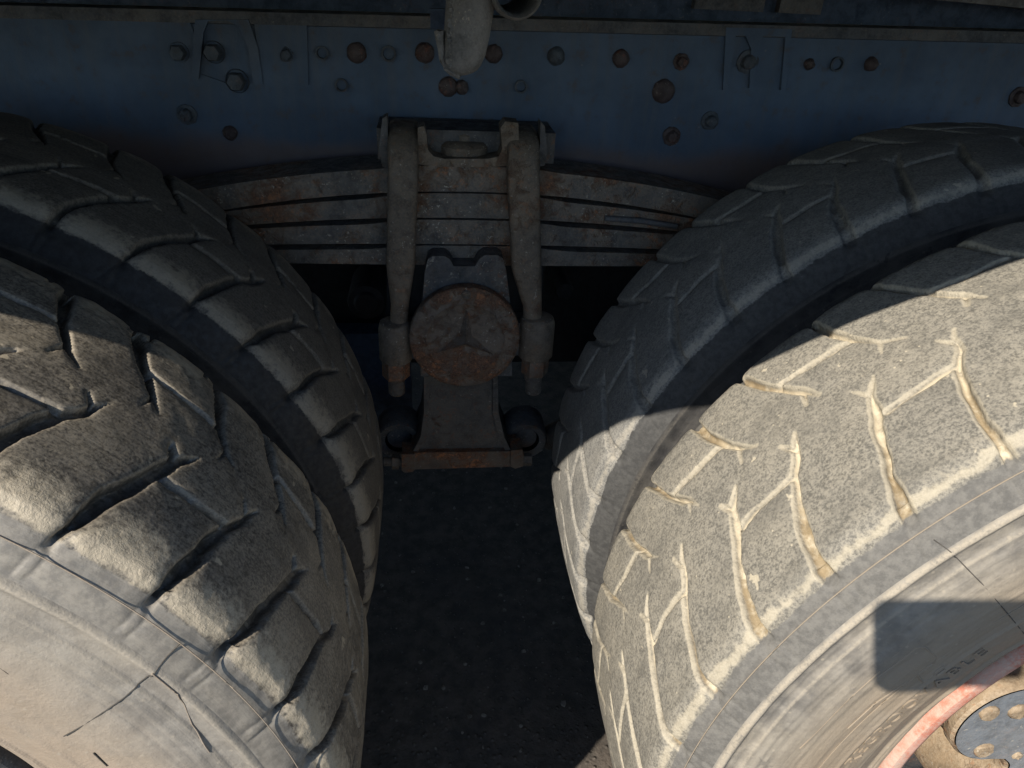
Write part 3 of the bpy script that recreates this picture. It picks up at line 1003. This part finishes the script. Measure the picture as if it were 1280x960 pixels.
# --- U bolts
def ubolt(xt, xm, xb, xe, wt, wm, wb):
    bm = bmesh.new()
    yf = 0.655
    P, W, Q = [], [], []
    for z in (0.80, 0.86, 0.91):
        P.append((xt, 0.787, z))
        W.append((wt, 0.015))
        Q.append(4)
    for a in np.linspace(0, PI, 17)[1:-1]:
        c_, s__ = math.cos(a), math.sin(a)
        P.append((xt, 0.721+0.066*math.copysign(abs(c_)**0.7, c_), 0.930+0.050*abs(s__)**0.7))
        W.append((wt, 0.015))
        Q.append(4)
    for z in np.linspace(0.93, 0.80, 8):
        P.append((xt+(xm-xt)*(0.94-z)/0.14, yf, z))
        W.append((wt+(wm-wt)*(0.94-z)/0.14, 0.015))
        Q.append(4)
    for z in np.linspace(0.785, 0.735, 6):
        k = (0.80-z)/0.065
        P.append((xm+(xb-xm)*k, yf, z))
        W.append((wm+(wb-wm)*k, 0.0145))
        Q.append(4-2*k)
    for z in np.linspace(0.715, 0.600, 8):
        P.append((xb+(xe-xb)*(0.735-z)/0.16, yf, z))
        W.append((wb, wb))
        Q.append(2)
    tube(bm, P, W, 24, sq=Q, side=(1, 0, 0))
    return from_bm('u_bolt', bm, M_['bolt'], truck)


ub1 = ubolt(-0.104, -0.112, -0.1150, -0.127, 0.0215, 0.0215, 0.0140)
ub2 = ubolt(0.0660, 0.0790, 0.0925, 0.1050, 0.0235, 0.0230, 0.0150)
for ub, xe, zn0, zn1, ztip in ((ub1, -0.1245, 0.607, 0.638, 0.575), (ub2, 0.1035, 0.612, 0.643, 0.574)):
    bm = bmesh.new()
    lathe(bm, [(0.0, zn0-0.001), (0.0185, zn0-0.001), (0.0225, zn0+0.002), (0.0225, zn1-0.004), (0.020, zn1)], (xe, 0.652, 0), 6, axis='Z')
    from_bm('nut', bm, M_['clampbar'], ub, bevel=0.001)
    bm = bmesh.new()
    prof = [(0.0, ztip), (0.0115, ztip), (0.0135, ztip+0.003)]
    z = ztip+0.003
    while z < zn0-0.003:
        prof += [(0.0138, z), (0.0122, z+0.0013)]
        z += 0.0026
    prof += [(0.013, zn0)]
    lathe(bm, prof, (xe, 0.652, 0), 20, axis='Z')
    from_bm('bolt_thread', bm, M_['bolt'], ub)

# --- clamp plate on top of the spring
def w2(px, py, y):
    p = at(px, py, y)
    return (p.x, p.z)


def outline(pix, y):
    return [w2(px, py, y) for px, py in pix]


bm = bmesh.new()
prism(bm, outline([(522, 206), (522, 160), (530, 158), (533, 168), (535, 188), (542, 196), (556, 199), (610, 199), (624, 196), (628, 186), (626, 160), (632, 152), (648, 154), (650, 207), (612, 209), (556, 209)], 0.664), 0.666, 0.700)
clamp = from_bm('spring_clamp_plate', bm, M_['bolt'], truck, bevel=0.0035, seg=3)
bm = bmesh.new()
prism(bm, [(-0.142, 0.9445), (0.117, 0.9445), (0.117, 0.988), (-0.142, 0.988)], 0.7005, 0.79)
from_bm('clamp_body', bm, M_['saddle'], clamp, bevel=0.006, seg=3)
bm = bmesh.new()
prism(bm, outline([(478, 148), (484, 145), (486, 212), (478, 208), (473, 190)], 0.672), 0.672, 0.70)
from_bm('clamp_ear', bm, M_['saddle'], clamp, bevel=0.003)
bm = bmesh.new()
prism(bm, outline([(676, 152), (681, 158), (684, 190), (681, 207), (674, 208)], 0.672), 0.672, 0.70)
from_bm('clamp_ear', bm, M_['saddle'], clamp, bevel=0.003)
bm = bmesh.new()
c_ = at(581, 190, 0.69)
lathe(bm, [(0.036, -0.012), (0.036, 0.006), (0.030, 0.012), (0.014, 0.013), (0.014, 0.020), (0.010, 0.024), (0, 0.024)], (c_.x, 0.712, c_.z), 24, axis='Z')
from_bm('centre_bolt', bm, M_['bolt'], clamp)

# --- saddle below the spring, with the bosses the U bolts pass through
bm = bmesh.new()
YD = 0.645
sp_ = [(526, 400), (531, 340), (535, 324), (541, 320), (555, 320), (562, 324), (567, 333), (594, 333), (599, 324), (606, 319), (622, 319), (629, 323), (633, 340), (640, 400), (640, 470), (526, 470)]
prism(bm, outline(sp_, YD), YD, 0.76)
saddle = from_bm('spring_saddle', bm, M_['saddle'], truck, bevel=0.005, seg=3)
bm = bmesh.new()
prism(bm, [(-0.140, 0.64), (0.118, 0.64), (0.112, 0.7875), (-0.135, 0.7875)], 0.690, 0.78)
from_bm('saddle_body', bm, M_['under'], saddle, bevel=0.006)
for cx_, z0, z1, r_ in ((-0.1235, 0.6385, 0.708, 0.0265), (0.1025, 0.6435, 0.716, 0.0290)):
    bm = bmesh.new()
    lathe(bm, [(0.0, z0), (r_*0.93, z0), (r_, z0+0.004), (r_, z1-0.012), (r_*0.9, z1-0.003), (r_*0.70, z1), (0, z1)], (cx_, 0.655, 0), 28, axis='Z')
    lump(bm, 0.0005)
    from_bm('bolt_boss', bm, M_['bolt'], saddle)
    bm = bmesh.new()
    xa, xb = sorted((cx_*0.86, cx_*0.5))
    box(bm, xa, xb, 0.648, 0.70, z0+0.004, z1-0.010)
    from_bm('boss_web', bm, M_['saddle'], saddle, bevel=0.004)

# --- trunnion cap with its three-pointed star
CX, CZ, CR, YC = -0.0145, 0.6905, 0.0865, 0.620
bm = bmesh.new()
lathe(bm, [(0.0, 0.0035), (0.052, 0.0035), (0.057, 0.002), (0.061, -0.0008), (0.066, 0.0012), (0.078, 0.0012), (0.083, 0.002), (CR-0.0005, 0.0045), (CR, 0.010), (CR, 0.020), (CR-0.004, 0.024), (0.075, 0.025), (0.075, 0.06), (0, 0.06)], (CX, YC, CZ), 72)
lump(bm, 0.0004)
cap = from_bm('trunnion_cap', bm, M_['cap'], truck)
cap['label'] = 'round rusty cap with a raised three-pointed star'
bm = bmesh.new()
tip = [Vector((CX+0.053*math.sin(a), YC+0.0030, CZ+0.053*math.cos(a))) for a in (0.03, 2*PI/3+0.03, 4*PI/3+0.03)]
ins_ = [Vector((CX+0.0115*math.sin(a), YC+0.0030, CZ+0.0115*math.cos(a))) for a in (PI/3+0.03, PI+0.03, 5*PI/3+0.03)]
pk = bm.verts.new((CX, YC-0.0125, CZ))
tv = [bm.verts.new(t) for t in tip]
iv = [bm.verts.new(t) for t in ins_]
for k in range(3):
    bm.faces.new((pk, tv[k], iv[k]))
    bm.faces.new((pk, iv[k], tv[(k+1) % 3]))
from_bm('star_emblem', bm, M_['cap'], cap, smooth=False)
bm = bmesh.new()
c_ = at(583, 369, YC)
lathe(bm, [(0.0075, 0.003), (0.0072, -0.003), (0.005, -0.0045), (0.0025, -0.002), (0, -0.002)], (c_.x, YC+0.001, c_.z), 14)
from_bm('grease_plug', bm, M_['bolt'], cap)

# --- trunnion bracket hanging below, its clamp bar and bushings
YB = 0.70
bm = bmesh.new()
prism(bm, outline([(528, 455), (622, 455), (621, 490), (623, 515), (630, 545), (641, 569), (514, 569), (526, 545), (530, 515), (531, 490)], YB), YB, 0.82)
brk = from_bm('trunnion_bracket', bm, M_['bracket'], truck, bevel=0.006, seg=3)
for sgn, pix in ((0, [(530, 470), (536, 470), (536, 515), (531, 548), (521, 566), (515, 566), (526, 545), (530, 515)]), (1, [(616, 470), (622, 470), (623, 515), (630, 545), (640, 566), (633, 566), (623, 546), (616, 515)])):
    bm = bmesh.new()
    prism(bm, outline(pix, YB-0.006), YB-0.008, YB+0.004)
    from_bm('bracket_rib', bm, M_['bracket'], brk, bevel=0.003)
bm = bmesh.new()
prism(bm, outline([(514, 566), (648, 564), (648, 583), (514, 587)], YB-0.012), YB-0.012, YB+0.10)
bar = from_bm('clamp_bar', bm, M_['clampbar'], truck, bevel=0.004, seg=3)
for pix in ([(502, 568), (518, 568), (519, 586), (516, 590), (506, 591), (502, 588)], [(639, 563), (653, 562), (655, 570), (654, 583), (644, 586), (638, 583)]):
    bm = bmesh.new()
    prism(bm, outline(pix, YB-0.018), YB-0.018, YB+0.02)
    from_bm('clamp_lug', bm, M_['clampbar'], bar, bevel=0.003)
for (xa, xb, yy, rr) in ((480, 501, 577, 0.0085), (654, 664, 574, 0.0125), (490, 499, 577, 0.0145)):
    bm = bmesh.new()
    p0, p1 = at(xa, yy, YB-0.002), at(xb, yy, YB-0.002)
    tube(bm, [p0, p1], rr, 6 if rr > 0.01 else 14)
    from_bm('clamp_bolt', bm, M_['bolt'], bar, bevel=0.001)
for px, sgn in ((499, -1), (656, 1)):
    c_ = at(px, 545, 0.76)
    bm = bmesh.new()
    lathe(bm, [(0.026, 0.0), (0.038, -0.004), (0.042, 0.002), (0.042, 0.06), (0.026, 0.06), (0.022, 0.02), (0.022, 0.008), (0.0, 0.006), ], (c_.x, 0.745, c_.z), 36)
    rod = from_bm('torque_rod', bm, M_['saddle'], truck)
    bm = bmesh.new()
    tube(bm, [(c_.x+sgn*0.045, 0.79, c_.z-0.03), (c_.x+sgn*0.12, 0.83, c_.z-0.015), (sgn*0.56, 0.93, 0.40)], [0.024, 0.022, 0.022], 16)
    from_bm('rod_tube', bm, M_['bracket'], rod)

# --- dark gear glimpsed behind, plus an added filler box
bm = bmesh.new()
a, b = at(405, 560, 0.95), at(512, 417, 0.95)
box(bm, a.x-0.1, b.x, 0.95, 1.0, a.z, b.z)
from_bm('underbody_box', bm, M_['navy'], truck, bevel=0.006)
bm = bmesh.new()
c_ = at(458, 378, 0.90)
lathe(bm, [(0.0, 0.0), (0.020, 0.0), (0.024, 0.006), (0.034, 0.008), (0.036, 0.014), (0.036, 0.12), (0, 0.12)], (c_.x, 0.89, c_.z), 24)
from_bm('brake_chamber', bm, M_['under'], truck)
bm = bmesh.new()
c_ = at(705, 362, 0.90)
lathe(bm, [(0.0, 0.0), (0.016, 0.0), (0.018, 0.006), (0.018, 0.12), (0, 0.12)], (c_.x, 0.89, c_.z), 20)
from_bm('shock_absorber', bm, M_['under'], truck)
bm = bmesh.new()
box(bm, -0.62, 0.62, 1.04, 1.12, 0.42, 0.858)  # added dark box, put here to block the lit ground beyond
from_bm('underbody_box', bm, M_['under'], truck, bevel=0.008)
# the rail and wheels of the far side close the view below
bm = bmesh.new()
box(bm, XA, XB, 1.64, 1.65, 0.86, 1.13)
from_bm('chassis_rail', bm, M_['rail'], truck, bevel=0.002)
for sd_ in (1, -1):
    for yo in (1.85, 2.20):
        bm = bmesh.new()
        lathe(bm, [(0.30, 0.02), (0.36, -0.02), (0.45, -0.03), (0.50, -0.02), (0.525, 0.0), (0.525, 0.25), (0.50, 0.27), (0.45, 0.28), (0.36, 0.27), (0.30, 0.23)], (sd_*AX, yo, 0.522), 64, closed=True)
        lathe(bm, [(0.0, 0.10), (0.30, 0.10), (0.30, 0.13), (0.0, 0.13)], (sd_*AX, yo, 0.522), 48)
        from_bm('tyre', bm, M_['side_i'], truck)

# --- grey tube hanging from the bed, split rubber along it, and a hose end beside it
YP = 0.30
bm = bmesh.new()
path = [(588, -70), (588, -20), (587, 10), (584, 40), (580, 62), (577, 74), (575, 82), (574, 88), (573.5, 92), (573.3, 94.5)]
rads = [0.0205, 0.0205, 0.0202, 0.0196, 0.0188, 0.0175, 0.0150, 0.0115, 0.007, 0.001]
PP = [at(px, py, YP) for px, py in path]
PP[0] = PP[1] + Vector((0, 0, 1.32-PP[1].z))
tube(bm, PP, rads, 28)
for v in bm.verts:
    k = 0.0012*float(fbm(np.array(v.co.x*160), np.array(v.co.z*160+v.co.y*60), 3))
    v.co += Vector((k, k, 0))
stub = from_bm('hanging_tube', bm, M_['pipe'], bed)
stub['label'] = 'weathered grey tube with a rounded end hanging from the bed'
bm = bmesh.new()
fl = [(549, 38), (550, 50), (552, 62), (553, 74), (558, 84), (566, 91), (575, 95)]
tube(bm, [at(px, py, YP-0.006) for px, py in fl], [(0.004, 0.0035), (0.0035, 0.003), (0.003, 0.003), (0.0026, 0.003), (0.0022, 0.003), (0.002, 0.003), (0.001, 0.002)], 8)
lump(bm, 0.0009)
from_bm('torn_strip', bm, M_['pipe'], stub)
bm = bmesh.new()
for k in range(26):
    t = k/25
    px = 566-6*t if t < .5 else 563-2*(t-.5)
    p = at(px + random.uniform(-2, 2), 2+80*t, YP-0.012)
    bmesh.ops.create_icosphere(bm, subdivisions=1, radius=random.uniform(0.0012, 0.0032), matrix=Matrix.Translation(p))
lump(bm, 0.0009)
from_bm('torn_edge', bm, M_['pipe'], stub)
bm = bmesh.new()
a, b = at(538, 36, YP+0.03), at(566, 12, YP+0.03)
box(bm, a.x, b.x, YP+0.03, YP+0.04, a.z, b.z)
from_bm('tube_tab', bm, M_['navy'], stub, bevel=0.003)
bm = bmesh.new()
c_ = at(645, -12, YP-0.01)
rr = 32*(at(641, 0, YP)-at(640, 0, YP)).length
lathe(bm, [(rr*0.80, -0.01), (rr*0.90, -0.014), (rr, -0.008), (rr*1.02, 0.01), (rr*0.98, 0.14), (rr*0.8, 0.14)], (c_.x, YP-0.01, c_.z), 40, closed=True)
hose = from_bm('hose_end', bm, M_['pipe'], bed)
bm = bmesh.new()
tube(bm, [Vector((c_.x, YP+0.06, c_.z+rr*0.9)), Vector((c_.x, YP+0.06, 1.324))], 0.006, 10)
from_bm('hose_hanger', bm, M_['under'], hose)

# ------------------------------------------------------------------ the phone taking the picture (its shadow falls on the sunlit sidewall)
# lens in the phone's upper corner; the body lies just behind the lens
PL, PH_, PT = 0.150, 0.0735, 0.008
cl, ct = 0.0185, 0.0195                         # lens to short edge, lens to long edge
bm = bmesh.new()
n = 10
pts = []
rc = 0.011
for cx_, cy_, a0 in ((PL-cl-rc, ct-rc, 0), (-cl+rc, ct-rc, PI/2), (-cl+rc, ct-PH_+rc, PI), (PL-cl-rc, ct-PH_+rc, 1.5*PI)):
    for k in range(n+1):
        a = a0+PI/2*k/n
        pts.append((cx_+rc*math.cos(a), cy_+rc*math.sin(a)))
va = [bm.verts.new(CAM + RIGHT*x + UP*y - FWD*0.010) for x, y in pts]
vb = [bm.verts.new(CAM + RIGHT*x + UP*y - FWD*(0.010+PT)) for x, y in pts]
bm.faces.new(va)
bm.faces.new(vb[::-1])
for i in range(len(pts)):
    j = (i+1) % len(pts)
    bm.faces.new((va[i], vb[i], vb[j], va[j]))
phone = from_bm('phone', bm, M_['phone'], None, bevel=0.001)
phone['label'] = 'black phone held up to take the picture'
phone['category'] = 'phone'
